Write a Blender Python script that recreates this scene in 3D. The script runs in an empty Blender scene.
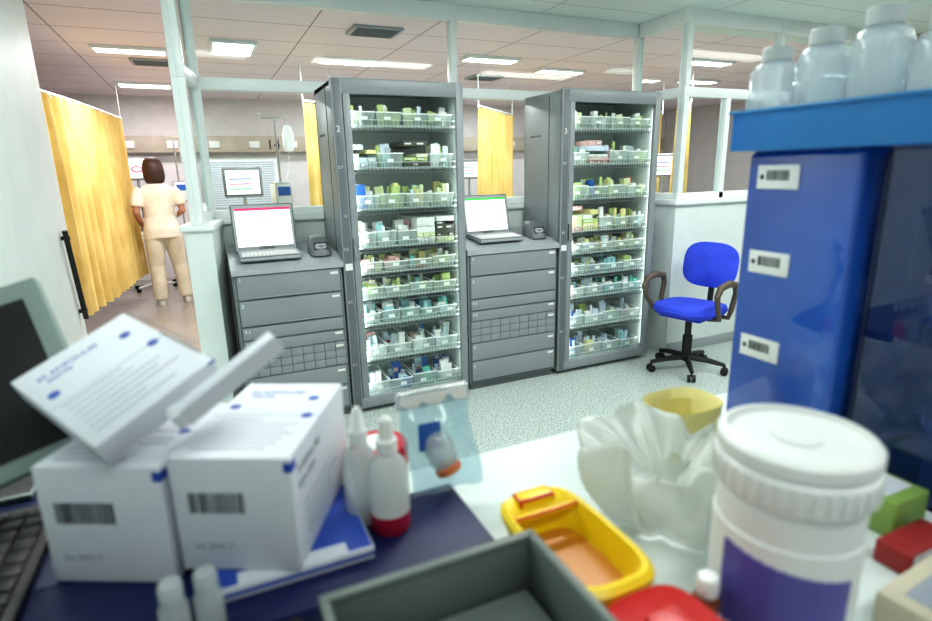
import bpy, bmesh, math, random
from mathutils import Vector, Matrix, noise
random.seed(4)
S=bpy.context.scene
RAD=math.radians
def lin(h):
    h=h.lstrip('#'); o=[]
    for i in (0,2,4):
        c=int(h[i:i+2],16)/255; o.append(c/12.92 if c<=.04045 else ((c+.055)/1.055)**2.4)
    return tuple(o)+(1,)
MC={}
def mat(name,hexc,rough=.5,metal=0,emit=0,var=.06,vs=6,bump=0,bs=60,coat=0,hex2=None,vscale=None):
    if name in MC: return MC[name]
    m=bpy.data.materials.new(name); m.use_nodes=True; nt=m.node_tree; p=nt.nodes['Principled BSDF']
    p.inputs['Roughness'].default_value=rough; p.inputs['Metallic'].default_value=metal
    if coat: p.inputs['Coat Weight'].default_value=coat
    tc=nt.nodes.new('ShaderNodeTexCoord'); n=nt.nodes.new('ShaderNodeTexNoise'); n.inputs['Scale'].default_value=vs; n.inputs['Detail'].default_value=4
    nt.links.new(tc.outputs['Object'],n.inputs['Vector'])
    r=nt.nodes.new('ShaderNodeValToRGB'); c=lin(hexc); c2=lin(hex2) if hex2 else tuple(max(0,x*(1-var*2.5)) for x in c[:3])+(1,)
    r.color_ramp.elements[0].position=.35; r.color_ramp.elements[1].position=.65
    r.color_ramp.elements[0].color=c2; r.color_ramp.elements[1].color=c
    nt.links.new(n.outputs['Fac'],r.inputs['Fac']); nt.links.new(r.outputs['Color'],p.inputs['Base Color'])
    if emit:
        nt.links.new(r.outputs['Color'],p.inputs['Emission Color']); p.inputs['Emission Strength'].default_value=emit
    if bump:
        n2=nt.nodes.new('ShaderNodeTexNoise'); n2.inputs['Scale'].default_value=bs; nt.links.new(tc.outputs['Object'],n2.inputs['Vector'])
        b=nt.nodes.new('ShaderNodeBump'); b.inputs['Strength'].default_value=bump; nt.links.new(n2.outputs['Fac'],b.inputs['Height']); nt.links.new(b.outputs['Normal'],p.inputs['Normal'])
    MC[name]=m; return m
def glass(name,hexc='#f4fbfa',refl=1.0,dif=0.0,difc='#ffffff',rough=.02):
    if name in MC: return MC[name]
    m=bpy.data.materials.new(name); m.use_nodes=True; nt=m.node_tree
    for n in list(nt.nodes):
        if n.type!='OUTPUT_MATERIAL': nt.nodes.remove(n)
    out=[n for n in nt.nodes if n.type=='OUTPUT_MATERIAL'][0]
    t=nt.nodes.new('ShaderNodeBsdfTransparent'); t.inputs['Color'].default_value=lin(hexc)
    g=nt.nodes.new('ShaderNodeBsdfGlossy'); g.inputs['Roughness'].default_value=rough
    f=nt.nodes.new('ShaderNodeLayerWeight'); f.inputs['Blend'].default_value=.5
    pw=nt.nodes.new('ShaderNodeMath'); pw.operation='POWER'; pw.inputs[1].default_value=4; nt.links.new(f.outputs['Facing'],pw.inputs[0])
    mu=nt.nodes.new('ShaderNodeMath'); mu.operation='MULTIPLY_ADD'; mu.inputs[1].default_value=.75*refl; mu.inputs[2].default_value=.035*refl; nt.links.new(pw.outputs[0],mu.inputs[0])
    mx=nt.nodes.new('ShaderNodeMixShader'); nt.links.new(mu.outputs[0],mx.inputs[0])
    base=t.outputs[0]
    if dif>0:
        d=nt.nodes.new('ShaderNodeBsdfDiffuse'); tl=nt.nodes.new('ShaderNodeBsdfTranslucent')
        d.inputs['Color'].default_value=lin(difc); tl.inputs['Color'].default_value=lin(difc)
        a=nt.nodes.new('ShaderNodeMixShader'); a.inputs[0].default_value=.4; nt.links.new(d.outputs[0],a.inputs[1]); nt.links.new(tl.outputs[0],a.inputs[2])
        m2=nt.nodes.new('ShaderNodeMixShader'); m2.inputs[0].default_value=dif; nt.links.new(t.outputs[0],m2.inputs[1]); nt.links.new(a.outputs[0],m2.inputs[2]); base=m2.outputs[0]
    nt.links.new(base,mx.inputs[1]); nt.links.new(g.outputs[0],mx.inputs[2]); nt.links.new(mx.outputs[0],out.inputs[0])
    MC[name]=m; return m
def tiled(name,c1,c2,w,h,mort,rough=.4,speck=None,emit=0):
    if name in MC: return MC[name]
    m=bpy.data.materials.new(name); m.use_nodes=True; nt=m.node_tree; p=nt.nodes['Principled BSDF']; p.inputs['Roughness'].default_value=rough
    tc=nt.nodes.new('ShaderNodeTexCoord'); b=nt.nodes.new('ShaderNodeTexBrick'); b.offset=0; b.inputs['Scale'].default_value=1
    b.inputs['Brick Width'].default_value=w; b.inputs['Row Height'].default_value=h; b.inputs['Mortar Size'].default_value=mort
    b.inputs['Color1'].default_value=lin(c1); b.inputs['Color2'].default_value=lin(c1); b.inputs['Mortar'].default_value=lin(c2)
    nt.links.new(tc.outputs['Object'],b.inputs['Vector']); col=b.outputs['Color']
    if speck:
        v=nt.nodes.new('ShaderNodeTexNoise'); v.inputs['Scale'].default_value=95; v.inputs['Detail'].default_value=2; nt.links.new(tc.outputs['Object'],v.inputs['Vector'])
        r=nt.nodes.new('ShaderNodeValToRGB'); r.color_ramp.elements[0].position=.36; r.color_ramp.elements[1].position=.5
        r.color_ramp.elements[0].color=lin(speck); r.color_ramp.elements[1].color=(1,1,1,1); nt.links.new(v.outputs['Fac'],r.inputs['Fac'])
        mx=nt.nodes.new('ShaderNodeMix'); mx.data_type='RGBA'; mx.blend_type='MULTIPLY'; mx.inputs[0].default_value=1
        nt.links.new(col,mx.inputs[6]); nt.links.new(r.outputs['Color'],mx.inputs[7]); col=mx.outputs[2]
    nt.links.new(col,p.inputs['Base Color']); MC[name]=m; return m

class B:
    def __init__(s): s.bm=bmesh.new(); s.mats=[]
    def mi(s,m):
        if m not in s.mats: s.mats.append(m)
        return s.mats.index(m)
    def box(s,x0,x1,y0,y1,z0,z1,m,bev=0,M=None,seg=2):
        r=bmesh.ops.create_cube(s.bm,size=1); vs=r['verts']
        T=Matrix.Translation(((x0+x1)/2,(y0+y1)/2,(z0+z1)/2))@Matrix.Diagonal((abs(x1-x0),abs(y1-y0),abs(z1-z0),1))
        bmesh.ops.transform(s.bm,matrix=T,verts=vs)
        fs=set(f for v in vs for f in v.link_faces); i=s.mi(m)
        for f in fs: f.material_index=i
        if bev:
            es=list(set(e for v in vs for e in v.link_edges))
            r=bmesh.ops.bevel(s.bm,geom=es,offset=bev,segments=seg,affect='EDGES',profile=.5)
            vs=list(set(v for f in r['faces'] for v in f.verts)|set(v for v in vs if v.is_valid))
        if M: bmesh.ops.transform(s.bm,matrix=M,verts=[v for v in vs if v.is_valid])
    def lathe(s,prof,m,M=None,seg=28,sx=1,sy=1):
        i=s.mi(m); rings=[]
        for r,z in prof:
            rings.append([s.bm.verts.new((max(r,1e-5)*sx*math.cos(2*math.pi*k/seg),max(r,1e-5)*sy*math.sin(2*math.pi*k/seg),z)) for k in range(seg)])
        s._rings(rings,i,True,M)
    def _rings(s,rings,i,cap,M,closed=False):
        n=len(rings[0]); L=len(rings)
        for a in range(L if closed else L-1):
            A=rings[a]; Bq=rings[(a+1)%L]
            for k in range(n):
                f=s.bm.faces.new((A[k],A[(k+1)%n],Bq[(k+1)%n],Bq[k])); f.material_index=i
        if cap and not closed:
            f=s.bm.faces.new(rings[0][::-1]); f.material_index=i
            f=s.bm.faces.new(rings[-1]); f.material_index=i
        if M: bmesh.ops.transform(s.bm,matrix=M,verts=[v for r in rings for v in r])
    def tube(s,pts,rad,m,seg=10,M=None,closed=False,cap=True,flat=1):
        pts=[Vector(p) for p in pts]; n=len(pts); i=s.mi(m)
        if not isinstance(rad,(list,tuple)): rad=[rad]*n
        rings=[]; prev=None
        for a in range(n):
            if closed: t=pts[(a+1)%n]-pts[a-1]
            else: t=pts[min(a+1,n-1)]-pts[max(a-1,0)]
            t.normalize()
            if prev is None: u=t.orthogonal().normalized() if abs(t.z)>.9 else t.cross(Vector((0,0,1))).normalized()
            else: u=(prev-t*prev.dot(t)).normalized()
            prev=u; w=t.cross(u)
            rings.append([s.bm.verts.new(pts[a]+u*rad[a]*math.cos(2*math.pi*k/seg)+w*rad[a]*flat*math.sin(2*math.pi*k/seg)) for k in range(seg)])
        s._rings(rings,i,cap,M,closed)
    def eloft(s,rings,m,seg=24,M=None,ex=2.0):
        i=s.mi(m); R=[]
        def se(c): return math.copysign(abs(c)**(2/ex),c)
        for c,rx,ry in rings:
            R.append([s.bm.verts.new((c[0]+rx*se(math.cos(2*math.pi*k/seg)),c[1]+ry*se(math.sin(2*math.pi*k/seg)),c[2])) for k in range(seg)])
        s._rings(R,i,True,M)
    def cyl(s,p,q,r,m,seg=16,M=None): s.tube([p,q],r,m,seg,M)
    def sphere(s,c,r,m,M=None,seg=16):
        if not isinstance(r,(list,tuple)): r=(r,r,r)
        q=bmesh.ops.create_uvsphere(s.bm,u_segments=seg,v_segments=seg//2+2,radius=1); i=s.mi(m)
        T=Matrix.Translation(c)@Matrix.Diagonal((r[0],r[1],r[2],1))
        if M: T=M@T
        bmesh.ops.transform(s.bm,matrix=T,verts=q['verts'])
        for f in set(f for v in q['verts'] for f in v.link_faces): f.material_index=i
    def quad(s,pts,m):
        f=s.bm.faces.new([s.bm.verts.new(p) for p in pts]); f.material_index=s.mi(m)
    def grid(s,fn,nu,nv,m):
        V=[[s.bm.verts.new(fn(a/nu,b/nv)) for b in range(nv+1)] for a in range(nu+1)]; i=s.mi(m)
        for a in range(nu):
            for b in range(nv):
                f=s.bm.faces.new((V[a][b],V[a+1][b],V[a+1][b+1],V[a][b+1])); f.material_index=i
    def text(s,t,size,M,m,ext=.0004):
        c=bpy.data.curves.new('t','FONT'); c.body=t; c.size=size; c.extrude=ext; c.resolution_u=2
        o=bpy.data.objects.new('t',c); S.collection.objects.link(o)
        dg=bpy.context.evaluated_depsgraph_get(); me=bpy.data.meshes.new_from_object(o.evaluated_get(dg))
        i=s.mi(m); V=[s.bm.verts.new(M@v.co) for v in me.vertices]
        for p in me.polygons:
            try: f=s.bm.faces.new([V[k] for k in p.vertices]); f.material_index=i
            except ValueError: pass
        bpy.data.objects.remove(o); bpy.data.meshes.remove(me); bpy.data.curves.remove(c)
    def fin(s,name,M=None,ang=38,normals=True):
        if normals: bmesh.ops.recalc_face_normals(s.bm,faces=s.bm.faces[:])
        me=bpy.data.meshes.new(name); s.bm.to_mesh(me); s.bm.free()
        for m in s.mats: me.materials.append(m)
        for p in me.polygons: p.use_smooth=True
        me.set_sharp_from_angle(angle=RAD(ang))
        o=bpy.data.objects.new(name,me); S.collection.objects.link(o)
        if M: o.matrix_world=M
        return o
def TR(x,y,z,a=0): return Matrix.Translation((x,y,z))@Matrix.Rotation(RAD(a),4,'Z')
RX90=Matrix.Rotation(RAD(90),4,'X')
def basis(o,X,Y,Z): return Matrix.Translation(o)@Matrix((X,Y,Z)).transposed().to_4x4()

# ------------------------------------------------------------ materials
white=mat('wall_paint_white','#e0eae7',.55,var=.02)
frame=mat('white_frame_lacquer','#ecf2f1',.35,var=.015)
wardwall=mat('ward_wall_paint','#e2dedf',.6,var=.03)
cgrey=mat('cabinet_grey','#8c9396',.36,var=.03,vs=3)
cdark=mat('cabinet_dark_grey','#686f72',.4,var=.03)
clight=mat('cabinet_light_grey','#a6adb0',.4,var=.02)
seam=mat('seam_shadow_grey','#666d70',.6)
blk=mat('black_plastic','#101113',.45)
navy=mat('navy_plastic','#0b184c',.5)
blue=mat('blue_plastic','#2a63c0',.12,hex2='#16409a',vs=2.2,coat=1)
chrome=mat('steel','#c4c8ca',.25,metal=.9)
wire=mat('white_wire','#c9d2d2',.4)
wplast=mat('white_plastic','#e5e8e5',.35,var=.02)
pglass=glass('window_glass',refl=.35)
dglass=glass('door_glass','#f8fdfc',refl=.8)
binp=glass('clear_bin_plastic','#f6fbfa',refl=.5,dif=.42,difc='#eaf3f0')
# ------------------------------------------------------------ room
H=2.6
b=B(); b.box(-4,7,-1.5,3.85,-.1,0,tiled('terrazzo_floor','#c6d1cc','#b9c5c0',.6,.6,.002,.2,'#a0aba6')); b.fin('floor')
b=B(); b.box(-6,9,3.85,10,-.1,0,tiled('ward_vinyl_floor','#a29b93','#968e86',1.2,1.2,.003,.2,'#bdb4ae')); b.fin('floor_ward')
b=B(); b.box(-4,7,-1.5,3.9,H,H+.1,tiled('ceiling_tiles','#e0eeea','#b9c6c4',1.2,.6,.006,.7)); b.fin('ceiling')
b=B(); b.box(-6,9,3.9,10,H,H+.1,tiled('ward_ceiling_tiles_pink_lit','#f3e6eb','#a3969c',.9,.6,.007,.6)); b.fin('ceiling_ward')  # pink of the warm ward light is put into the tile colour
b=B(); b.box(-6,9,9.5,9.6,0,H,wardwall); b.fin('wall_ward_back')
b=B(); b.box(-6.1,-6,3.9,9.6,0,H,wardwall); b.fin('wall_ward_left')
b=B(); b.box(9,9.1,3.3,9.6,0,H,wardwall); b.fin('wall_ward_right')
b=B(); b.box(-.86,-.74,-1.5,3.9,0,H,white,.004); b.fin('wall_left')
b=B(); b.tube([(-.715,3.70,1.22),(-.715,3.82,.70)],.014,blk,10); b.box(-.742,-.7,3.70,3.73,1.17,1.19,blk); b.box(-.742,-.7,3.79,3.82,.74,.76,blk); b.fin('door_pull_bar')
b=B(); b.box(6.0,6.1,-1.5,3.4,0,H,mat('right_wall_paint','#9c9488',.6,var=.2,vs=1.5)); b.fin('wall_right')
b=B()
b.box(.02,3.42,3.84,3.96,0,1.2,white); b.box(0,3.44,3.81,3.99,1.2,1.235,frame,.006)
b.fin('wall_back')
b=B(); b.box(3.30,3.42,3.43,3.84,0,1.2,white); b.box(3.28,3.44,3.4,3.84,1.2,1.235,frame,.006); b.fin('wall_return')
b=B(); b.box(3.30,6.0,3.32,3.43,0,1.2,white); b.box(3.27,6.0,3.29,3.46,1.2,1.24,frame,.006); b.fin('wall_right_partition')
b=B(); Mw=Matrix.Translation((-.055,3.43,0))@Matrix.Rotation(RAD(-9),4,'Z')
b.box(-.07,.07,0,.42,0,1.2,white,0,Mw); b.box(-.09,.085,-.02,.42,1.2,1.235,frame,.006,Mw); b.fin('wall_wing')
for nm,x0,x1,y0,y1 in (('baseboard_right',3.3,6.0,3.305,3.32),('baseboard_back',.1,3.3,3.825,3.84)):
    b=B(); b.box(x0,x1,y0,y1,0,.08,clight,.003); b.fin(nm)
def glazed(name,x0,x1,y,posts,low,zs=1.235,zt=2.03,M=None,pw=.05):
    b=B(); d=.03
    b.box(x0,x1,y-d,y+d,2.50,H,frame,.003,M); b.box(x0,x1,y-d-.004,y+d+.004,zt-.035,zt+.035,frame,.004,M); b.box(x0,x1,y-d,y+d,zs,zs+.05,frame,.003,M)
    for p in posts: b.box(p-pw/2,p+pw/2,y-d-.003,y+d+.003,zs,H,frame,.004,M)
    for p in low: b.box(p-pw/2,p+pw/2,y-d,y+d,zs,zt,frame,.004,M)
    b.box(x0,x1,y-.003,y+.003,zs+.02,2.53,pglass,0,M)
    return b.fin(name)
glazed('window_1',.0,3.40,3.9,[.03,1.70,3.36],[.86,2.5])
Mr=Matrix.Translation((3.36,3.375,0))@Matrix.Rotation(RAD(90),4,'Z')
glazed('window_2',.03,.49,0,[],[],M=Mr)
glazed('window_3',3.33,6.0,3.375,[3.36,4.34,5.3],[3.80,4.8])
glazed('window_4',0,.44,0,[.03],[],M=Matrix.Translation((-.055,3.43,0))@Matrix.Rotation(RAD(81),4,'Z'))
# ------------------------------------------------------------ lamps
lampm=mat('lamp_diffuser','#ffffff',.5,emit=7,var=0)
lampc=mat('lamp_diffuser_cool','#e6ffff',.5,emit=6,var=0)
def lamp(x,y,w,d,p,col=(1,1,1),rot=0,m=lampm,name='ceiling_light'):
    b=B(); M=TR(x,y,H,rot)
    b.box(-w/2,w/2,-d/2,d/2,-.03,0,frame,.004,M); b.box(-w/2+.03,w/2-.03,-d/2+.03,d/2-.03,-.034,-.028,m,0,M); b.fin(name)
    L=bpy.data.lights.new('area','AREA'); L.shape='RECTANGLE'; L.size=w; L.size_y=d; L.energy=p; L.color=col
    o=bpy.data.objects.new('light_area',L); o.location=(x,y,H-.05); o.rotation_euler=(0,0,RAD(rot)); S.collection.objects.link(o)
cool=(.96,1,.97)
for x,y,p in ((-.1,1.9,17),(1.7,1.9,30),(3.6,1.7,30),(.4,-.3,7),(2.4,-.4,12)): lamp(x,y,1.2,.3,p,cool)
lamp(4.9,2.3,1.2,.3,14,cool)
pk=(1,.95,.96)
for x,y in ((-.44,6.1),(1.5,6.04),(2.82,5.5),(3.93,5.9),(6.2,6.0),(-2.6,6.2),(5.2,4.9),(7.6,5)): lamp(x,y,.6,.22,32,pk)
lamp(.38,5.73,.38,.55,22,cool,m=lampc)
for x,y in ((-.5,8.3),(2,8.3),(4.5,8.3)): lamp(x,y,.6,.3,26,pk)
for x,y in ((1.4,4.76),(-.3,6.7),(3.3,6.6)):
    b=B(); b.box(-.2,.2,-.15,.15,-.02,0,clight,.003)
    for k in range(7): b.box(-.17,.17,-.125+k*.04,-.11+k*.04,-.026,-.018,cdark)
    b.fin('ceiling_vent',TR(x,y,H))
# ------------------------------------------------------------ supply cabinets
cols=['#f4f7f2','#eaf0e8','#dfe8b6','#c3d98a','#f1e8a4','#d4ebee','#a8d6da','#dae4f2','#e8bab5','#bccace','#fafafa','#ebe5d2']
item=[mat('carton_%d'%i,c,.5) for i,c in enumerate(cols)]
teal=mat('carton_teal','#6cc4b4',.5); cblue=mat('carton_blue','#2b62b5',.5); dark=mat('carton_dark','#5c5a50',.5); olive=mat('carton_olive','#8b9a48',.5); redc=mat('carton_red','#b5363a',.5)
zs=[1.76,1.52,1.28,1.05,.89,.73,.56,.33,.09]
inner=mat('cabinet_interior','#d3ddd9',.5,var=.02)
def supply_cabinet(x0,x1,seed,number):
    R=random.Random(seed); b=B(); y0,y1=3.3,3.8; t=.03; ht=2.0
    sl,sr,tp,bt=.105,.045,.075,.07
    b.box(x0,x0+t,y0+.03,y1,.03,ht,cgrey,.004); b.box(x1-t,x1,y0+.03,y1,.03,ht,cgrey,.004)
    b.box(x0,x1,y1-.02,y1,.03,ht,inner); b.box(x0,x1,y0+.03,y1,ht-.03,ht,cgrey,.004); b.box(x0,x1,y0+.03,y1,.03,.07,inner)
    b.box(x0+.02,x1-.02,y0+.05,y1-.02,0,.04,cdark)
    b.box(x0-.003,x0,y0+.16,y0+.165,.05,ht-.02,seam)
    for k in range(5): b.cyl((x0-.002,y0+.28+.03*k,1.72),(x0,y0+.28+.03*k,1.72),.008,seam,10)
    b.box(x0+t,x0+t+.004,y0+.04,y1-.02,.07,ht-.03,inner); b.box(x1-t-.004,x1-t,y0+.04,y1-.02,.07,ht-.03,inner)
    b.box(x0-.004,x0+sl*.55,y0-.004,y0+.03,.03,ht+.01,cdark,.008); b.box(x0+sl*.6,x0+sl,y0+.004,y0+.03,.04,ht-.02,cgrey,.005)
    b.box(x1-sr,x1+.004,y0-.002,y0+.03,.03,ht+.01,cgrey,.008)
    b.box(x0,x1,y0,y0+.03,ht-tp,ht+.01,cgrey,.008); b.box(x0,x1,y0,y0+.03,.03,.03+bt,cgrey,.008)
    b.quad([(x0+sl-.01,y0+.014,.09),(x1-sr+.01,y0+.014,.09),(x1-sr+.01,y0+.014,ht-tp+.01),(x0+sl-.01,y0+.014,ht-tp+.01)],dglass)
    b.box(x0+sl*.62,x0+sl*.78,y0-.02,y0+.01,1.0,1.12,chrome,.004)
    b.cyl((x0+.03,y0-.008,1.25),(x0+.03,y0,1.25),.012,chrome)
    b.box(x0+.008,x0+.05,y0-.006,y0,.93,.97,wplast)
    b.text(number,.05,Matrix.Translation((x0+.012,y0-.006,1.72))@RX90,wplast)
    for z in zs[1:8:2]: b.text('%s.%d'%(number,int(z*5)),.022,Matrix.Translation((x0+.008,y0-.006,z))@RX90,wplast)
    glow=mat('added_glow_strip','#ffffff',.5,emit=1.2,var=0)  # glow strips and area lamps below are added only to brighten the shelves
    for sx,xx in ((1,x0+sl-.018),(-1,x1-sr+.010)):
        b.box(xx,xx+.006,y0+.032,y0+.038,.12,1.9,glow)
        L=bpy.data.lights.new('strip','AREA'); L.shape='RECTANGLE'; L.size=1.75; L.size_y=.02; L.energy=2.8 if sx>0 else .5; L.color=(.97,1,.98)
        o=bpy.data.objects.new('light_cabinet_fill',L); S.collection.objects.link(o)
        zdir=-Vector((sx*.3,.95,0)).normalized(); xd=Vector((0,0,1)); yd=zdir.cross(xd)
        o.matrix_world=basis(Vector((xx+.004+sx*.012,y0+.036,1.01)),xd,yd,zdir)
    a0,a1=x0+sl-.02,x1-t-.006
    for z in zs:
        b.box(a0,a1,y0+.05,y1-.02,z-.008,z,inner)
        for zz in (z+.002,z+.032): b.box(a0,a1,y0+.042,y0+.046,zz-.002,zz+.002,wire)
        n=int((a1-a0)/.022)
        for k in range(n+1): xx=a0+(a1-a0)*k/n; b.box(xx-.001,xx+.001,y0+.042,y0+.045,z-.028,z+.032,cdark)
        b.box(a0,a1,y0+.04,y0+.047,z-.03,z-.026,cdark)
    tops=[1.93]+zs[:-1]; c=B()
    for si,z in enumerate(zs):
        room=tops[si]-z-.05; x=a0+.012; z=z+.002
        nb=R.choice((4,4,5)); w=(a1-a0-.02)/nb
        for k in range(nb):
            xa=x+k*w+.004; xb=x+(k+1)*w-.004; bh=min(.085,room*.6)+R.uniform(-.01,.006); yf=y0+.06; yb=y1-.05
            if si in (1,3) and R.random()<.5:
                zz=z; m=R.choice([dark,olive,item[4],item[3],item[8],item[0],item[9]])
                while zz<z+room-.03:
                    hh=R.choice((.022,.03,.036)); m2=m if R.random()<.6 else R.choice(item)
                    nx=R.choice((1,2,3)); ww=(xb-xa)/nx
                    for q in range(nx):
                        if zz>z+.05 and R.random()<.25: continue
                        c.box(xa+q*ww+.001,xa+(q+1)*ww-.002,yf+R.uniform(0,.015),yb,zz,zz+hh-.001,m2)
                        if R.random()<.6: c.box(xa+q*ww+.006,xa+(q+.6)*ww,yf-.0005,yf+.02,zz+hh*.3,zz+hh*.6,item[0])
                    zz+=hh
                continue
            for (p,q) in (((xa,yf),(xb,yf)),((xa,yb),(xb,yb)),((xa,yf),(xa,yb)),((xb,yf),(xb,yb))):
                ix=.008
                def inw(pt): return (pt[0]+(ix if pt[0]==xa else -ix),pt[1]+(ix if pt[1]==yf else -ix))
                pi,qi=inw(p),inw(q)
                c.quad([(pi[0],pi[1],z),(qi[0],qi[1],z),(q[0],q[1],z+bh),(p[0],p[1],z+bh)],binp)
            c.box(xa-.002,xb+.002,yf-.004,yf+.002,z+bh-.004,z+bh+.003,item[10])
            c.box(xa-.001,xa+.003,yf,yb,z+bh-.003,z+bh+.003,item[10]); c.box(xb-.003,xb+.001,yf,yb,z+bh-.003,z+bh+.003,item[10])
            lx=(xa+xb)/2+R.uniform(-.02,.02); c.box(lx-.02,lx+.02,yf-.003,yf+.001,z+.03,z+.05,item[0])
            pal={0:[item[3],item[0],item[10],item[2]],2:[item[2],item[3],item[4],item[3],item[0]],4:[item[0],item[2],item[8],item[4]],5:[item[6],item[0],item[3]],6:[teal,item[6],item[0]],7:[item[9],item[5],item[0],item[7]],8:[cblue,item[7],item[5],item[10]]}.get(si,item)
            for q in range(R.randint(9,14)):
                m=R.choice(pal) if R.random()<.8 else R.choice(item+[teal,cblue,olive,redc])
                iw=R.uniform(.02,.06); ih=R.uniform(.045,min(room,bh+.07)); px=R.uniform(xa+.012,xb-.012-iw); py=R.uniform(yf+.012,yf+.16); idp=R.uniform(.01,.05)
                if R.random()<.3:
                    rr=R.uniform(.008,.016); c.cyl((px+rr,py+rr,z+.004),(px+rr,py+rr,z+ih),rr,m,8)
                else:
                    M=Matrix.Translation((px,py,z+.003))@Matrix.Rotation(R.uniform(-.18,.18),4,'Y'); c.box(0,iw,0,idp,0,ih,m,0,M)
    o=b.fin('medicine_supply_cabinet'); p=c.fin('medicine_supplies',normals=False); p.parent=o
    return o
supply_cabinet(.704,1.50,11,'2'); supply_cabinet(2.23,3.07,23,'3')
# ------------------------------------------------------------ drawer dispensing units
scr=mat('screen_white','#f4f2f6',.3,emit=.9,var=0); pink=mat('screen_pink','#d0306a',.4,emit=.4,var=0); green=mat('status_green','#39c24a',.4,emit=.6)
def drawer_unit(x0,x1,lx):
    b=B(); y0,y1=3.3,3.8; zt=.985
    b.box(x0+.02,x1-.02,y0+.04,y1,0,.06,cdark); b.box(x0,x1,y0+.015,y1,.05,zt-.02,cgrey,.006)
    prof=[(y0-.01,zt-.03),(y0-.01,zt+.0),(y0+.12,zt+.035),(y1-.0,zt+.075),(y1,zt-.03)]
    vsL=[b.bm.verts.new((x0-.004,p[0],p[1])) for p in prof]; vsR=[b.bm.verts.new((x1+.004,p[0],p[1])) for p in prof]; i=b.mi(clight)
    for f in (vsL,vsR[::-1]): q=b.bm.faces.new(f); q.material_index=i
    for k in range(5):
        q=b.bm.faces.new((vsL[k],vsR[k],vsR[(k+1)%5],vsL[(k+1)%5])); q.material_index=i
    def dr(za,zb,cols=1,m=cgrey,g=.003,bv=.003):
        w=(x1-x0-.03)/cols
        for k in range(cols): b.box(x0+.015+k*w+g,x0+.015+(k+1)*w-g,y0,y0+.02,za+g,zb-g,m,bv)
    dr(.81,.955); dr(.655,.81); dr(.575,.655); dr(.50,.575)
    for r in range(3): dr(.35+.05*r,.40+.05*r,9,cgrey,.0008,.0015)
    dr(.22,.35); dr(.07,.22)
    b.box(x0+.012,x1-.012,y0+.010,y0+.016,.06,.955,seam)
    for z in (.94,.80,.57,.49,.33,.21):
        b.box(x1-.075,x1-.03,y0-.003,y0+.002,z-.022,z-.008,wplast)
    for z,t in ((.92,'1'),(.77,'2'),(.62,'3.1'),(.54,'3.2'),(.31,'4'),(.17,'5')):
        b.text(t,.028,Matrix.Translation((x0+.03,y0-.001,z))@RX90,item[10])
    for z in (.812,.657): b.box(x0+.1,x1-.1,y0-.004,y0+.002,z+.006,z+.014,clight,.002)
    zb=zt+.045; w=.34
    Mk=Matrix.Translation((lx,y0+.13,zb-.004))@Matrix.Rotation(RAD(5),4,'X')
    b.box(-w/2,w/2,-.08,.12,0,.028,clight,.006,Mk)
    for r in range(5):
        for k in range(14): b.box(-w/2+.02+k*.0215,-w/2+.038+k*.0215,-.065+r*.021,-.048+r*.021,.026,.032,wplast,0,Mk)
    Ms=Matrix.Translation((lx,y0+.26,zb+.02))@Matrix.Rotation(RAD(-14),4,'X')
    b.box(-w/2-.01,w/2+.01,0,.03,0,.285,clight,.008,Ms); b.box(-w/2+.012,w/2-.012,-.004,.002,.03,.26,scr,0,Ms)
    b.box(-w/2+.03,w/2-.03,.03,.06,.03,.15,cgrey,.008,Ms); b.box(-.05,.05,.0,.08,-.05,.04,cgrey,.006,Ms)
    b.box(-w/2+.012,w/2-.012,-.0055,-.003,.245,.26,pink if lx<1 else green,0,Ms)
    b.text('Patient register',.036,Ms@Matrix.Translation((-w/2+.03,-.005,.18))@RX90,pink)
    b.text('user        ________',.02,Ms@Matrix.Translation((-w/2+.05,-.005,.12))@RX90,cgrey)
    b.text('password  ________',.02,Ms@Matrix.Translation((-w/2+.05,-.005,.09))@RX90,cgrey)
    xr=x1-.10
    b.eloft([((xr,y0+.16,zb-.01),.065,.09),((xr,y0+.17,zb+.05),.06,.08),((xr,y0+.19,zb+.085),.055,.055),((xr,y0+.2,zb+.10),.04,.035)],cdark,20,ex=4)
    b.box(xr-.045,xr+.045,-.008,.0,0,.055,blk,.003,Matrix.Translation((0,y0+.088,zb+.018))@Matrix.Rotation(RAD(-25),4,'X'))
    b.box(xr-.03,xr+.03,-.010,-.007,.012,.042,clight,.001,Matrix.Translation((0,y0+.088,zb+.018))@Matrix.Rotation(RAD(-25),4,'X'))
    return b.fin('medicine_dispensing_drawer_unit')
drawer_unit(.085,.695,.305); drawer_unit(1.515,2.215,1.80)

# ------------------------------------------------------------ swivel chair
b=B(); cb=mat('chair_blue_fabric','#3a54e6',.8,bump=.2,bs=300,hex2='#2c43cc'); cbk=mat('chair_black','#17181b',.45); arm=mat('chair_arm_brown_grey','#5f5244',.45)
b.eloft([((0,0,.435),.17,.17),((0,0,.445),.215,.205),((0,0,.475),.235,.225),((0,0,.505),.225,.215),((0,0,.515),.18,.17),((0,0,.512),.05,.05)],cb,36,ex=3.2)
b.box(-.16,.16,-.15,.15,.415,.44,cbk,.01)
Mb=Matrix.Translation((0,.235,.60))@Matrix.Rotation(RAD(-10),4,'X')
b.eloft([((0,0,0),.17,.150),((0,0,.02),.205,.163),((0,0,.045),.21,.168),((0,0,.06),.185,.148),((0,0,.063),.05,.05)],cb,36,ex=3.0,M=Mb@Matrix.Translation((0,.02,.17))@Matrix.Rotation(RAD(90),4,'X'))
b.tube([(0,.08,.42),(0,.22,.42),(0,.29,.47),(0,.30,.60),(0,.29,.72)],[.018]*5,cbk,10,flat=1.8)
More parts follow.
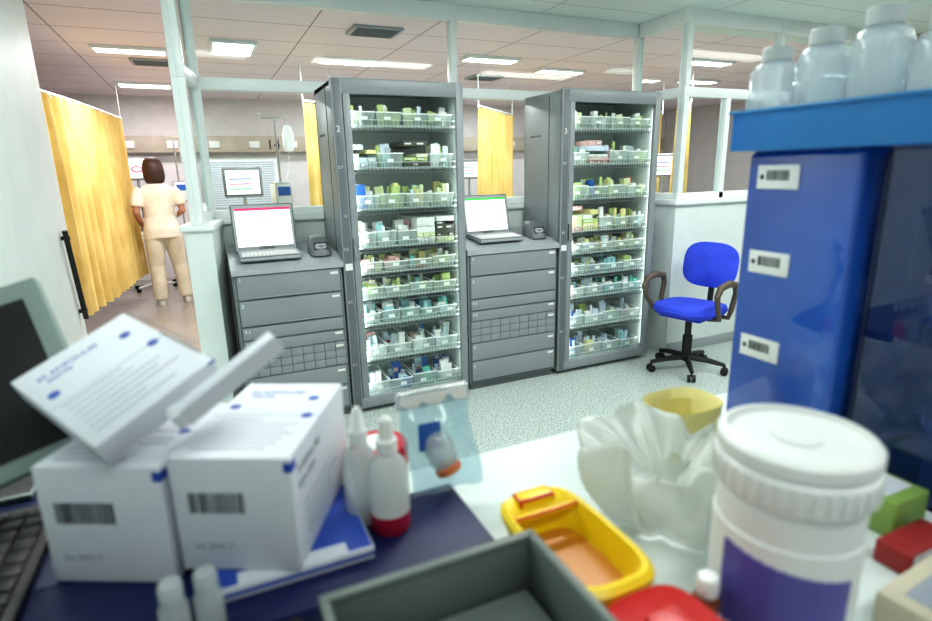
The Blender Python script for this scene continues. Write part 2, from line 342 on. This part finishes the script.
for s in (-1,1):
    pts=[(s*.17,.08,.43),(s*.25,.08,.435),(s*.275,.06,.50),(s*.28,.10,.62),(s*.28,.08,.68),(s*.28,-.02,.70),(s*.28,-.13,.685),(s*.28,-.17,.63),(s*.275,-.14,.54),(s*.26,-.07,.45),(s*.17,-.05,.43)]
    b.tube(pts,[.014,.016,.018,.02,.024,.026,.024,.02,.018,.016,.014],arm,12)
b.cyl((0,0,.1),(0,0,.42),.024,cbk); b.cyl((0,0,.1),(0,0,.27),.035,cbk)
b.sphere((0,0,.10),(.05,.05,.035),cbk)
for k in range(5):
    a=2*math.pi*k/5+.35; c,s=math.cos(a),math.sin(a)
    b.tube([(0,0,.105),(c*.15,s*.15,.095),(c*.27,s*.27,.075)],[.026,.022,.015],cbk,8)
    b.cyl((c*.27,s*.27,.04),(c*.27,s*.27,.075),.008,cbk,8)
    for q in (-1,1):
        p=Vector((c*.27,s*.27,.027))+Vector((-s,c,0))*q*.017; b.cyl(p-Vector((-s,c,0))*.009,p+Vector((-s,c,0))*.009,.027,cbk,16)
b.fin('office_swivel_chair',TR(3.15,2.96,0,-75))

# ------------------------------------------------------------ ward furnishing
yel=mat('yellow_curtain_fabric','#e3c980',.8,hex2='#d0b264',vs=3,bump=.1)
def curtain(pts,z0,z1,amp=.045,wl=.13):
    b=B(); P=[Vector((p[0],p[1],0)) for p in pts]; L=[0]
    for i in range(1,len(P)): L.append(L[-1]+(P[i]-P[i-1]).length)
    def at(s):
        for i in range(1,len(P)):
            if s<=L[i]+1e-9:
                t=(s-L[i-1])/(L[i]-L[i-1]); d=(P[i]-P[i-1]).normalized(); return P[i-1].lerp(P[i],t),Vector((-d.y,d.x,0))
        return P[-1],Vector((1,0,0))
    def fn(u,v):
        s=u*L[-1]; p,n=at(s); a=amp*(.55+.45*(1-v))*math.sin(2*math.pi*s/wl+1.3*math.sin(s*5))+.012*math.sin(s*60+v*3); p=p+n*a
        return (p.x,p.y,z0+(z1-z0)*v)
    b.grid(fn,int(L[-1]/wl*12),10,yel)
    b.tube([(p.x,p.y,z1+.02) for p in P],.012,frame,8)
    for i in range(int(L[-1]/.2)):
        p,n=at(i*.2); b.cyl((p.x,p.y,z1-.02),(p.x,p.y,z1+.02),.006,frame,6)
    b.cyl((P[0].x,P[0].y,z1),(P[0].x,P[0].y,H),.008,frame,6); b.cyl((P[-1].x,P[-1].y,z1),(P[-1].x,P[-1].y,H),.008,frame,6)
    return b.fin('yellow_privacy_curtain',normals=False)
curtain([(-1.12,5.5),(-.98,6.4),(-.80,8.1)],.32,2.16,.065,.17)
curtain([(1.06,6.4),(1.40,6.6)],.4,2.22); curtain([(3.02,6.2),(4.0,7.15)],.4,2.2); curtain([(5.9,6.3),(6.2,6.9)],.4,2.2); curtain([(4.9,5.0),(5.4,5.3)],.4,2.2)
beam=mat('bed_head_beam_beige','#bdb2a2',.5)
b=B(); b.box(-3,8.8,9.3,9.5,1.82,2.05,beam,.01)
for k in range(20): b.box(-2.6+k*.55,-2.45+k*.55,9.28,9.31,1.88,1.98,wplast,.003)
b.text('14',.2,Matrix.Translation((.95,9.29,1.86))@RX90,blk); b.fin('bed_head_service_beam')
for x in (.0,2.7,5.6):
    b=B(); b.box(x,x+1.1,9.44,9.5,.95,1.75,frame,.01); b.box(x+.06,x+1.04,9.43,9.45,1.0,1.7,mat('daylit_blind','#e9eff5',.6,emit=.3,var=.02))
    for k in range(20): b.box(x+.06,x+1.04,9.41,9.435,1.01+k*.035,1.016+k*.035,clight)
    b.fin('window_blind')
def monitor_stand(x,y,z,a,red=False):
    b=B()
    b.cyl((0,0,.06),(0,0,z-.1),.018,chrome)
    for k in range(5):
        t=2*math.pi*k/5; b.tube([(0,0,.09),(.25*math.cos(t),.25*math.sin(t),.06)],[.016,.012],wplast,8); b.sphere((.25*math.cos(t),.25*math.sin(t),.03),.03,blk,seg=10)
    b.box(-.18,.18,-.14,.14,.75,.78,wplast,.008); b.box(-.15,.15,-.1,.1,.78,.93,clight,.01)
    b.box(-.19,.19,-.05,.05,z-.15,z+.15,cdark,.015); b.box(-.16,.16,-.056,-.048,z-.12,z+.12,scr)
    if red:
        b.lathe([(.07,0),(.07,.004),(.001,.004)],pink,Matrix.Translation((0,-.056,z-.01))@RX90@Matrix.Diagonal((1,.6,1,1)),24)
        b.lathe([(.05,0),(.05,.0055),(.001,.0055)],scr,Matrix.Translation((0,-.056,z-.01))@RX90@Matrix.Diagonal((1,.5,1,1)),24)
    else:
        for k,m in enumerate((green,pink,cblue)): b.box(-.13,.08,-.06,-.05,z-.07+k*.05,z-.06+k*.05,m)
    b.fin('patient_monitor_stand',TR(x,y,0,a))
monitor_stand(-.76,8.6,1.60,10,True); monitor_stand(1.75,8.75,1.45,-10); monitor_stand(4.0,8.6,1.5,-20); monitor_stand(7.0,7.6,1.5,-30); monitor_stand(5.6,5.9,1.5,-30); monitor_stand(.38,6.35,1.42,-5)
bagm=glass('fluid_bag','#f6fbff',.7,.35)
def iv_stand(x,y):
    b=B(); b.cyl((0,0,.07),(0,0,2.0),.011,chrome,10)
    b.tube([(-.14,0,2.03),(-.12,0,1.98),(0,0,2.0),(.12,0,1.98),(.14,0,2.03)],.006,chrome,8)
    for k in range(5):
        t=2*math.pi*k/5; b.tube([(0,0,.09),(.25*math.cos(t),.25*math.sin(t),.05)],.011,chrome,8); b.sphere((.25*math.cos(t),.25*math.sin(t),.027),.027,blk,seg=10)
    b.eloft([((.12,0,1.7),.04,.012),((.12,0,1.74),.055,.025),((.12,0,1.86),.055,.022),((.12,0,1.93),.03,.006)],bagm,14,ex=3)
    b.box(-.08,.08,-.06,.06,1.15,1.42,wplast,.01); b.box(-.06,.06,-.066,-.058,1.3,1.38,cblue)
    b.tube([(.12,0,1.7),(.11,.02,1.55),(.05,-.03,1.45)],.003,wplast,6)
    b.fin('iv_drip_stand',TR(x,y,0,20))
for p in ((-.30,8.95),(.66,5.6),(2.2,7.6),(4.6,7.4),(5.1,6.4)): iv_stand(*p)
sheet=mat('bed_sheet','#eef0f4',.8,bump=.15,bs=12); bedbl=mat('bed_frame_blue','#9fb4c6',.4)
def bed(x,y):
    b=B(); b.box(-.45,.45,-1,1,.42,.5,bedbl,.02); b.eloft([((0,0,.5),.43,.98),((0,0,.54),.45,1.0),((0,0,.62),.45,1.0),((0,0,.66),.42,.96)],sheet,40,ex=8)
    b.eloft([((0,.72,.65),.26,.16),((0,.72,.7),.3,.2),((0,.72,.76),.26,.16),((0,.72,.775),.1,.06)],wplast,24,ex=4)
    for yy in (-1.03,1.03): b.box(-.44,.44,yy-.02,yy+.02,.35,.95,bedbl,.02)
    for xx in (-.47,.47):
        for zz in (.65,.78,.9): b.tube([(xx,-.5,zz),(xx,.5,zz)],.012,chrome,8)
        for yy in (-.5,0,.5): b.cyl((xx,yy,.5),(xx,yy,.9),.01,chrome,8)
    for xx in (-.38,.38):
        for yy in (-.9,.9): b.cyl((xx,yy,.1),(xx,yy,.45),.025,chrome); b.cyl((xx-.02,yy,.06),(xx+.02,yy,.06),.06,blk)
    b.fin('hospital_bed',TR(x,y,0))
bed(.9,7.8); bed(3.1,8.1); bed(5.9,8.1)
b=B(); b.box(-.2,.2,-.2,.2,.85,.9,wplast,.02); b.box(-.19,.19,-.19,.19,.16,.85,wplast,.02)
for z in (.35,.6): b.box(-.17,.17,-.2,-.185,z-.1,z+.1,clight,.006)
b.box(-.15,.12,-.1,.12,.9,1.15,wplast,.015); b.box(-.13,.10,-.105,-.098,.98,1.12,scr)
for sx in (-.15,.15):
    for sy in (-.15,.15): b.cyl((sx-.012,sy,.04),(sx+.012,sy,.04),.04,blk); b.cyl((sx,sy,.05),(sx,sy,.17),.012,chrome,8)
b.fin('equipment_trolley',TR(-.06,7.90,0))

# ------------------------------------------------------------ nurse (seen from behind)
skin=mat('skin','#b98468',.6,var=.05); cloth=mat('cream_uniform','#efe8d8',.8,bump=.25,bs=14,hex2='#e0d7c2'); hair=mat('dark_hair','#2a1810',.5,bump=.5,bs=120,hex2='#472c20'); shoe=mat('white_clog','#d8d4cc',.5)
trou=mat('cream_trousers','#e0d7c2',.8,bump=.25,bs=12,hex2='#cfc4ac')
def nurse(M):
    b=B()
    b.eloft([((0,.0,.80),.195,.14),((0,0,.90),.192,.145),((0,0,1.05),.158,.115),((0,0,1.18),.168,.12),((0,0,1.30),.182,.115),((0,0,1.37),.155,.095),((0,0,1.42),.085,.07)],cloth,28)
    b.tube([(0,0,1.38),(0,.01,1.46),(0,.02,1.52)],[.062,.05,.052],skin,16)
    b.sphere((0,.03,1.585),(.075,.095,.115),skin,seg=24)
    b.tube([(0,.115,1.60),(0,.14,1.57),(0,.115,1.555)],[.008,.014,.012],skin,8)
    b.tube([(-.022,.118,1.53),(0,.126,1.528),(.022,.118,1.53)],[.004,.007,.004],skin,8)
    for s in (-1,1): b.sphere((s*.077,.02,1.575),(.012,.02,.03),skin,seg=10)
    legs={-1:[(-.09,0,.86),(-.10,.0,.66),(-.105,.02,.47),(-.11,-.01,.28),(-.115,-.02,.07)],1:[(.09,0,.86),(.115,.03,.66),(.14,.06,.47),(.16,.05,.28),(.17,.02,.07)]}
    for s in (-1,1): b.tube(legs[s],[.11,.098,.086,.082,.08],trou,16)
    arms={-1:[(-.155,0,1.355),(-.195,-.01,1.30),(-.222,-.03,1.20),(-.235,-.045,1.10),(-.21,.04,1.00),(-.17,.13,.92)],1:[(.155,0,1.355),(.195,-.01,1.30),(.225,-.03,1.20),(.24,-.05,1.10),(.19,.06,1.05),(.12,.18,1.03)]}
    for s in (-1,1):
        b.tube(arms[s],[.055,.054,.045,.038,.034,.025],skin,12)
        b.tube([arms[s][0],arms[s][1],arms[s][2],tuple(Vector(arms[s][2]).lerp(Vector(arms[s][3]),.3))],[.062,.066,.062,.061],cloth,14)
    me=bpy.data.meshes.new('n'); b.bm.to_mesh(me); o=bpy.data.objects.new('n',me); S.collection.objects.link(o); b.bm.free()
    r=o.modifiers.new('r','REMESH'); r.mode='VOXEL'; r.voxel_size=.011
    sm=o.modifiers.new('s','SMOOTH'); sm.iterations=4; sm.factor=.5
    dg=bpy.context.evaluated_depsgraph_get(); me2=bpy.data.meshes.new_from_object(o.evaluated_get(dg)); bpy.data.objects.remove(o)
    b=B(); b.bm.from_mesh(me2)
    for m in (skin,cloth,trou): b.mi(m)
    def segd(p,a,c):
        a=Vector(a);c=Vector(c);t=max(0,min(1,(p-a).dot(c-a)/(c-a).length_squared)); return (p-(a+(c-a)*t)).length
    for f in b.bm.faces:
        p=f.calc_center_median(); i=1
        if p.z<.80: i=2
        if p.z>1.435: i=0
        for s in (-1,1):
            A=arms[s]
            if min(segd(p,Vector(A[2]).lerp(Vector(A[3]),.3),A[3]),segd(p,A[3],A[4]),segd(p,A[4],A[5]))<.05 and p.z<1.175 and (abs(p.x)>.18 or p.y>.12): i=0
        f.material_index=i
    b.eloft([((0,-.03,1.41),.06,.03),((0,-.04,1.43),.095,.05),((0,-.03,1.49),.112,.08),((0,-.01,1.56),.112,.10),((0,.0,1.63),.104,.108),((0,.008,1.68),.085,.09),((0,.012,1.712),.04,.045)],hair,24)
    for s in (-1,1):
        w=Vector(arms[s][5]); d=(w-Vector(arms[s][4])).normalized(); side=Vector((0,0,1)).cross(d).normalized(); nrm=d.cross(side)
        b.tube([w-d*.015,w+d*.03,w+d*.075],[.022,.034,.032],skin,10,flat=.55)
        for k,(off,ln) in enumerate(((-.026,.062),(-.009,.072),(.009,.068),(.026,.052))):
            p=w+d*.072+side*off; b.tube([p,p+d*ln*.5-nrm*.004,p+d*ln*.85-nrm*.02,p+d*ln-nrm*.028],[.0085,.008,.007,.005],skin,6)
        p=w+d*.03-side*.03*s; b.tube([p,p-side*.02*s+d*.02,p-side*.024*s+d*.048],[.011,.009,.006],skin,6)
    for s in (-1,1):
        x,y,z=legs[s][-1]; MM=Matrix.Translation((x,y,0))
        b.eloft([((0,.05,0),.045,.12),((0,.05,.03),.048,.125),((0,.04,.06),.043,.105),((0,.0,.085),.035,.05)],shoe,18,M=MM,ex=2.6)
    return b.fin('nurse',M,ang=60)
nurse(TR(-.50,7.5,0,8))

# ------------------------------------------------------------ counter in the foreground
ctop=mat('counter_laminate_white','#d6e0de',.3,var=.02); CZ=.95
b=B(); b.box(-.72,1.9,.12,.917,CZ-.04,CZ,ctop,.004); b.box(-.70,1.88,.16,.88,.08,CZ-.04,wplast); b.box(-.7,1.88,.2,.84,0,.08,cdark)
b.box(-.72,.15,.917,1.22,CZ-.04,CZ,ctop,.004); b.box(-.7,.13,.88,1.19,.0,CZ-.04,wplast); b.fin('work_counter')
b=B(); b.box(-.5,.325,.61,.80,CZ+.0005,.98,navy,.006); b.box(-.5,.12,.80,1.20,CZ+.0005,.98,navy,.004); b.fin('navy_storage_case')
b=B()
b.box(-.5,.045,.25,.6,CZ,.957,blk,.003)
for (a,c,d,e) in ((-.5,.045,.25,.258),(-.5,.045,.592,.6),(-.5,-.492,.25,.6),(.037,.045,.25,.6)): b.box(a,c,d,e,CZ,.985,blk,.003)
b.fin('black_desk_tray')
b=B(); Mk=TR(-.49,.63,.981,0); b.box(0,.225,0,.38,0,.014,blk,.004,Mk)  # keyboard invented to darken this corner, which is simply dark
for r in range(12):
    for k in range(7): b.box(.012+k*.029,.037+k*.029,.012+r*.0295,.038+r*.0295,.013,.019,blk,.002,Mk)
b.fin('dark_corner_filler')
ink=mat('print_grey','#9aa2ab',.6); inkd=mat('print_dark','#33363b',.6); inkb=mat('print_blue','#2b4fae',.5); card=mat('white_carton','#d5dae1',.55,var=.03)
def ori(o,a): return TR(o[0],o[1],o[2],a)
def carton(name,M,w,d,h,R,bar=True):
    b=B(); b.box(0,w,0,d,0,h,card,.002)
    b.box(.002,w-.002,d*.5-.0006,d*.5+.0006,h-.0002,h+.0003,ink)
    for k in range(7):
        ww=R.uniform(.4,.8)*w; b.box(.015,.015+ww,d*.1+k*.014,d*.1+k*.014+.002,h,h+.0004,ink)
    b.text('30 AMPOULES\n  sterile',.014,Matrix.Translation((.02,d*.82,h)),inkb)
    for k,(xx,yy) in enumerate(((.82,.75),(.88,.5),(.12,.62))): b.lathe([(.008,0),(.008,.0005),(.001,.0005)],inkb,Matrix.Translation((xx*w,yy*d,h)),16)
    if bar:
        x=.02
        while x<w*.6:
            t=R.choice((.0008,.0014,.0022)); b.box(x,x+t,-.0006,.0004,h*.52,h*.70,inkd); x+=t+R.choice((.0012,.002))
        b.text('lot 2041-7',.012,Matrix.Translation((.02,-.0003,h*.2))@RX90,ink)
    for k in range(4): b.box(w-.0004,w+.0006,d*.15,d*R.uniform(.5,.85),h*.2+k*.014,h*.2+k*.014+.002,ink)
    if h>.1: b.text('Solution for\ninjection',.020,Matrix.Translation((w+.0003,.02,h*.78))@Matrix.Rotation(RAD(90),4,'Z')@RX90,ink)
    b.box(w*.94,w+.0008,-.0006,.015,h*.88,h*.96,inkb)
    return b.fin(name,M)
R=random.Random(5)
b=B(); b.box(-.06,.155,.665,.86,.981,1.0,card,.002); b.box(-.0605,.1555,.6645,.8,.987,.9925,inkb); b.box(-.058,.153,.668,.84,.999,1.0003,inkb)
b.box(-.02,.12,.668,.69,1.0,1.0006,card); b.fin('flat_blue_carton')
carton('medicine_carton',ori((-.082,.727,1.0015),-27),.155,.25,.16,R)
carton('medicine_carton.001',ori((-.240,.807,.981),-27),.165,.2,.168,R)
F=Vector((-.150,.735,1.178)); Y=Vector((-.12,.193,.035)).normalized(); X=Vector((.14,.055,.06)); X=(X-Y*X.dot(Y)).normalized(); Z=X.cross(Y)
carton('medicine_carton.002',basis(F,X,Y,Z)@Matrix.Translation((0,0,-.022)),.17,.235,.036,R,bar=False)
b=B(); A=Vector((-.065,.715,1.215)); C=Vector((.05,.735,1.285)); X=(C-A).normalized(); Y=Vector((-.4,1,.0)); Y=(Y-X*Y.dot(X)).normalized(); Z=X.cross(Y)
MF=basis(A,X,Y,Z)
b.box(0,.15,-.012,.012,0,.010,card,.002,MF); b.box(-.002,.01,-.014,.016,-.012,.010,card,.002,MF); b.box(.01,.15,-.013,-.011,-.014,.010,card,0,MF); b.fin('folded_carton_flap')
sq=glass('squeeze_bottle_plastic','#f2f6f6',.6,.65,'#e0e6e5'); liq=mat('pink_disinfectant','#a81c3c',.2)
def dropper(x,y,z,h,r,fill,nm='squeeze_bottle'):
    b=B()
    if fill: b.lathe([(r*.9,0),(r,.006),(r,h*fill),(r*.97,h*fill+.0005)],liq); b.lathe([(r*.995,h*fill+.001),(r,h*.5),(r*.85,h*.6),(r*.42,h*.68),(r*.42,h*.72)],sq)
    else: b.lathe([(r*.9,0),(r,.006),(r,h*.5),(r*.85,h*.6),(r*.42,h*.68),(r*.42,h*.72)],sq)
    b.lathe([(r*.52,h*.7),(r*.52,h*.8),(r*.4,h*.82),(r*.3,h*.97),(r*.12,h)],wplast)
    b.fin(nm,TR(x,y,z))
dropper(.197,.725,.98,.180,.030,.17); dropper(.165,.765,.98,.185,.026,0)
redl=mat('red_lid','#c3203a',.35)
b=B(); b.lathe([(.043,0),(.045,.004),(.045,.07),(.042,.075)],wplast,seg=36); b.lathe([(.048,.06),(.05,.065),(.05,.098),(.047,.102),(.041,.1025)],redl,seg=36); b.lathe([(.030,.1025),(.030,.104),(.001,.104)],wplast,seg=30); b.fin('red_lidded_jar',TR(.219,.857,.951))
b=B(); zb=glass('clear_zip_bag','#eaf6fa',1.6,.2,'#d4e8f0',rough=.12)
def zf(off):
    def fn(u,v):
        bul=math.sin(math.pi*u)*math.sin(math.pi*min(1,v*1.1))*.018
        return (.25+u*.125+.004*math.sin(v*7),.775+.06*v+off*bul+.005*math.sin(u*17+v*9)*math.sin(v*5),.982+.15*v+.004*math.sin(u*12))
    return fn
b.grid(zf(-1),24,24,zb); b.grid(zf(1),14,14,zb)
b.box(.247,.377,.828,.842,1.112,1.142,wplast,.003)
neb=Matrix.Translation((.318,.79,1.015))@Matrix.Rotation(RAD(-20),4,'X')@Matrix.Rotation(RAD(-18),4,'Y')
cap=glass('cloudy_plastic','#eef2f2',.9,.6,'#e6ecec',.1)
b.lathe([(.016,.0),(.024,.012),(.026,.04),(.021,.062),(.013,.07),(.013,.08)],cap,neb)
b.lathe([(.014,-.012),(.022,-.008),(.023,.002),(.014,.008)],mat('orange_cap','#dd8458',.4),neb)
b.box(.27,.31,.795,.797,1.05,1.10,cblue,.001)
b.fin('zip_bag_with_nebuliser',normals=False)
gb=mat('grey_bin_plastic','#6c7671',.45); b=B()
x0,x1,y0,y1,z0,z1=.066,.325,.28,.535,.95,1.05
b.box(x0,x1,y0,y1,z0,z0+.004,gb)
for q in ((x0,x1,y0,y0+.005),(x0,x1,y1-.005,y1),(x0,x0+.005,y0,y1),(x1-.005,x1,y0,y1)): b.box(*q,z0,z1,gb,.001)
for q in ((x0-.006,x1+.006,y1-.006,y1+.006),(x0-.006,x0+.004,y0,y1),(x1-.004,x1+.006,y0,y1)): b.box(*q,z1-.008,z1+.002,gb,.002)
b.box(x0+.01,x1-.01,y0+.01,y1-.01,z0+.0045,z0+.03,mat('grey_foam','#7a847f',.9,bump=.3,bs=200),.003)
b.fin('grey_storage_bin')
ylw=mat('yellow_sharps_plastic','#f2d11a',.35); org=mat('amber_inside','#c07c1c',.4); redp=mat('red_plastic','#c81e1a',.35)
b=B()
def rr(cx,cy,rx,ry,z): return ((cx,cy,z),rx,ry)
b.eloft([rr(.395,.545,.050,.094,.951),rr(.395,.545,.054,.098,.975)],redp,40,ex=4)
b.eloft([rr(.395,.545,.056,.102,.975),rr(.395,.545,.060,.11,.995),rr(.395,.545,.066,.116,1.010),rr(.395,.545,.066,.116,1.018),rr(.395,.545,.060,.108,1.024),rr(.395,.545,.055,.10,1.022),rr(.395,.535,.052,.084,1.010),rr(.395,.535,.048,.078,.978)],ylw,40,ex=4)
b.eloft([rr(.395,.535,.046,.076,.9783),rr(.395,.535,.046,.076,.980)],org,30,ex=4)
b.box(.365,.425,.628,.656,1.010,1.028,ylw,.004)
b.box(.342,.448,.600,.612,1.012,1.022,ylw,.003)
b.fin('sharps_container')
b=B(); b.eloft([((.395,.35,.951),.055,.065),((.395,.35,1.0),.060,.072),((.395,.35,1.018),.062,.075),((.395,.35,1.026),.056,.068),((.395,.35,1.022),.050,.06)],redp,32,ex=3.5)
b.box(.372,.415,.31,.38,1.020,1.036,redp,.005); b.fin('red_lid_container')
b=B(); bagw=glass('white_bin_liner','#f6f8f6',1.0,.78,'#e4e8e2',rough=.2)
def bg(u,v):
    a=u*2*math.pi; rim=.66
    if v<rim: t=v/rim; z=.953+.122*t; r=.080+.040*math.sin(t*2.1)
    else: t=(v-rim)/(1-rim); z=1.075+.016*math.sin(t*math.pi)-.060*t; r=.115-.08*t+.02*math.sin(t*math.pi)
    p=Vector((math.cos(a)*1.5,math.sin(a)*1.5,v*1.7))
    f=abs(math.sin(a*3.5+1.2*math.sin(a*2)+v*1.5))
    r+=noise.noise(p*1.4)*.038+.012*(f-.5)*min(1,v*1.6)+.003*math.sin(a*17+v*6)
    z+=(noise.noise(p*1.3+Vector((9,0,0)))*.04+.010*(f-.5))*min(1,v*1.6)
    return (.618+r*math.cos(a)*1.0,.605+r*math.sin(a)*.98,max(.952,z))
b.grid(bg,150,34,bagw)
b.fin('white_bin_liner_bag',normals=False,ang=180)
b=B(); pb=mat('yellow_paper','#dfd58c',.6,bump=.2)
b.eloft([((.80,.74,.951),.055,.045),((.80,.74,1.0),.062,.05),((.80,.75,1.04),.07,.055),((.80,.752,1.055),.074,.058),((.795,.745,1.04),.064,.048),((.795,.74,.97),.05,.04)],pb,28,ex=3); b.fin('yellow_paper_bag')
b=B(); lab=mat('bucket_label_purple','#5b58a6',.4); k_=.88
def bl(pr): return [(r*k_,z) for r,z in pr]
b.lathe(bl([(.082,0),(.085,.004),(.088,.17),(.088,.185),(.084,.19),(.084,.195)]),wplast,seg=48)
b.lathe(bl([(.0885,.02),(.0895,.021),(.0905,.145),(.0895,.146)]),wplast,seg=48)
for k in range(12):
    b.box(-.0012,.0012,-.0065,.0065,.025+.003*k,.13-.0015*k,lab,0,Matrix.Rotation(RAD(172+k*8.4),4,'Z')@Matrix.Translation((.0905*k_-.0002,0,0)))
b.lathe(bl([(.092,.19),(.094,.195),(.096,.215),(.096,.225),(.092,.228),(.092,.232),(.095,.235),(.095,.247),(.090,.252),(.084,.253),(.082,.246),(.03,.245),(.028,.249),(.001,.249)]),wplast,seg=48)
for k in range(36): 
    b.box(-.001,.001,-.0025,.0025,.197,.222,wplast,0,Matrix.Rotation(k*math.pi/18,4,'Z')@Matrix.Translation((.0965*k_,0,0)))
b.fin('wipes_bucket',TR(.581,.376,.951))
b=B(); amb=mat('amber_glass','#7a3d12',.15); b.lathe([(.015,0),(.016,.003),(.016,.055),(.008,.065),(.008,.072)],amb); b.lathe([(.0125,.062),(.013,.065),(.013,.082),(.011,.085)],wplast); b.lathe([(.0163,.012),(.0165,.013),(.0165,.04),(.0163,.041)],card); b.fin('amber_vial',TR(.480,.392,.951))
for i,p in enumerate(((-.088,.634),(-.052,.638))):
    b=B(); b.lathe([(.014,0),(.016,.004),(.016,.045),(.010,.055),(.010,.06)],sq); b.lathe([(.013,.056),(.013,.074),(.011,.077)],cap); b.fin('small_bottle',TR(p[0],p[1]-.006,.981))
# blue cabinet with barcode labels, tinted cover beside it, tray of bottles above
b=B(); x=.963; y0,y1=.575,.79
b.box(x,x+.28,y0,y1,.951,1.52,blue,.010,seg=4); b.box(x+.004,x+.27,y0+.01,y1-.01,1.52,1.5225,cblue)
for z in (1.475,1.315,1.145):
    yc=y1-.065; b.box(x-.002,x+.001,yc-.045,yc+.04,z-.022,z+.022,wplast,.0005)
    y=yc+.02
    while y>yc-.025:
        t=R.choice((.001,.0018)); b.box(x-.0026,x-.0015,y-t,y,z-.006,z+.012,inkd); y-=t+R.choice((.001,.002))
    b.sphere((x-.002,yc+.03,z),(.001,.005,.005),inkd,seg=8)
b.fin('blue_storage_cabinet')
b=B(); tint=glass('tinted_blue_acrylic','#a9bbd8',2.2,.3,'#3f63a6'); x=1.0
for q in ((x,x+.004,.30,.56),(x+.25,x+.254,.30,.56)): b.box(*q,.951,1.52,tint)
b.box(x,x+.254,.30,.56,1.516,1.522,tint); b.box(x,x+.254,.30,.56,.951,.957,navy)
for yy in (.30,.555): b.box(x-.004,x+.008,yy,yy+.008,.951,1.52,navy,.002)
for z in (1.1,1.3): b.box(x+.01,x+.24,.31,.55,z,z+.004,tint)
for zz in (.958,1.105,1.305):
    for k in range(5): b.lathe([(.02,0),(.022,.005),(.022,.09),(.012,.11),(.012,.13)],R.choice([inkd,card,cblue,beam,item[8]]),TR(x+.05+.05*(k%3),.35+.045*k,zz))
b.fin('tinted_acrylic_dispenser')
b=B(); tr=glass('cyan_tray_plastic','#8fd2f6',.7,.6,'#4fa8e2'); x0,x1,y0,y1=.935,1.25,.34,.81
b.box(x0,x1,y0,y1,1.523,1.527,tr)
for q in ((x0,x1,y0,y0+.003),(x0,x1,y1-.003,y1),(x0,x0+.003,y0,y1),(x1-.003,x1,y0,y1)): b.box(*q,1.527,1.595,tr)
for q in ((x0-.006,x1+.006,y0-.006,y0+.004),(x0-.006,x1+.006,y1-.004,y1+.006),(x0-.006,x0+.004,y0,y1),(x1-.004,x1+.006,y0,y1)): b.box(*q,1.590,1.596,mat('cyan_rim','#4fa4dc',.3),.002)
b.fin('cyan_plastic_tray')
hz=glass('hdpe_bottle','#eef4f6',.6,.5,'#e0e9eb'); gcap=mat('bottle_cap_grey','#b8c1c2',.4)
for i,(x,y) in enumerate(((.98,.785),(.98,.695),(.98,.605),(.98,.515),(.98,.42),(1.08,.765),(1.08,.665),(1.08,.565),(1.08,.46))):
    h=.175+.012*(i%3); r=.041
    b=B(); b.lathe([(r*.92,0),(r,.006),(r,h*.74),(r*.85,h*.82),(r*.5,h*.87),(r*.5,h*.9)],hz); b.lathe([(r*.62,h*.87),(r*.62,h*.99),(r*.57,h)],gcap); b.box(-.02,.02,r*.96,r*1.01,h*.2,h*.5,card)
    b.fin('plastic_bottle',TR(x,y-.021,1.528))
b=B(); b.box(0,.085,0,.13,0,.06,mat('green_pack','#8fb05a',.5),.004); b.box(.01,.075,.02,.11,.0595,.0605,card); b.fin('green_packet',TR(.868,.40,.951,0))
b=B(); b.box(0,.11,0,.045,0,.035,mat('dull_red_pack','#9c2a28',.5),.004); b.box(.01,.10,-.001,.02,.01,.03,card); b.fin('red_packet',TR(.80,.343,.951,0))
b=B(); b.box(0,.20,0,.12,0,.045,mat('cream_carton','#c9c2aa',.6),.003); b.box(.02,.18,.02,.1,.0445,.0455,ink); b.fin('cream_carton_box',TR(.69,.20,.951,4))
b=B(); mf=mat('monitor_bezel_grey_green','#93a49e',.35)
top=Vector((-.269,1.12,1.348)); up=Vector((-.074,.13,.228)).normalized(); Xm=Vector((.97,-.05,0)); Xm=(Xm-up*Xm.dot(up)).normalized(); Zm=Xm.cross(up)
MM=basis(top,Xm,up,Zm)
b.box(-.34,0,-.30,0,-.03,.0,mf,.008,MM); b.box(-.315,-.025,-.275,-.032,-.004,.002,blk,.002,MM); b.box(-.30,-.05,-.25,-.05,-.055,-.028,blk,.012,MM)
b.tube([MM@Vector((-.18,-.18,-.05)),(-.42,1.13,1.10),(-.42,1.13,.99)],.02,blk,12); b.box(-.49,-.32,1.06,1.19,.981,.992,blk,.004)
b.fin('computer_monitor')

# ------------------------------------------------------------ world, camera
w=bpy.data.worlds.new('w'); S.world=w; w.use_nodes=True; w.node_tree.nodes['Background'].inputs[0].default_value=(.9,1,.97,1); w.node_tree.nodes['Background'].inputs[1].default_value=.33
cx=Vector((1268,159.5,-560)); cz=Vector((-47,2225,560)).normalized(); cx=(cx-cz*cx.dot(cz)).normalized(); cy=cz.cross(cx)
Rm=Matrix((cx,cy,cz)).to_4x4()
cam=bpy.data.cameras.new('camera'); co=bpy.data.objects.new('camera',cam); S.collection.objects.link(co)
cam.sensor_width=36; cam.lens=36*560/932; cam.clip_start=.02; co.matrix_world=Matrix.Translation((0,0,1.5))@Rm
cam.dof.use_dof=True; cam.dof.focus_distance=3.9; cam.dof.aperture_fstop=2.4
S.camera=co
S.view_settings.view_transform='Standard'; S.view_settings.exposure=-.2
for lk in ('Medium High Contrast','Standard - Medium High Contrast'):
    try:
        S.view_settings.look=lk; break
    except Exception: pass
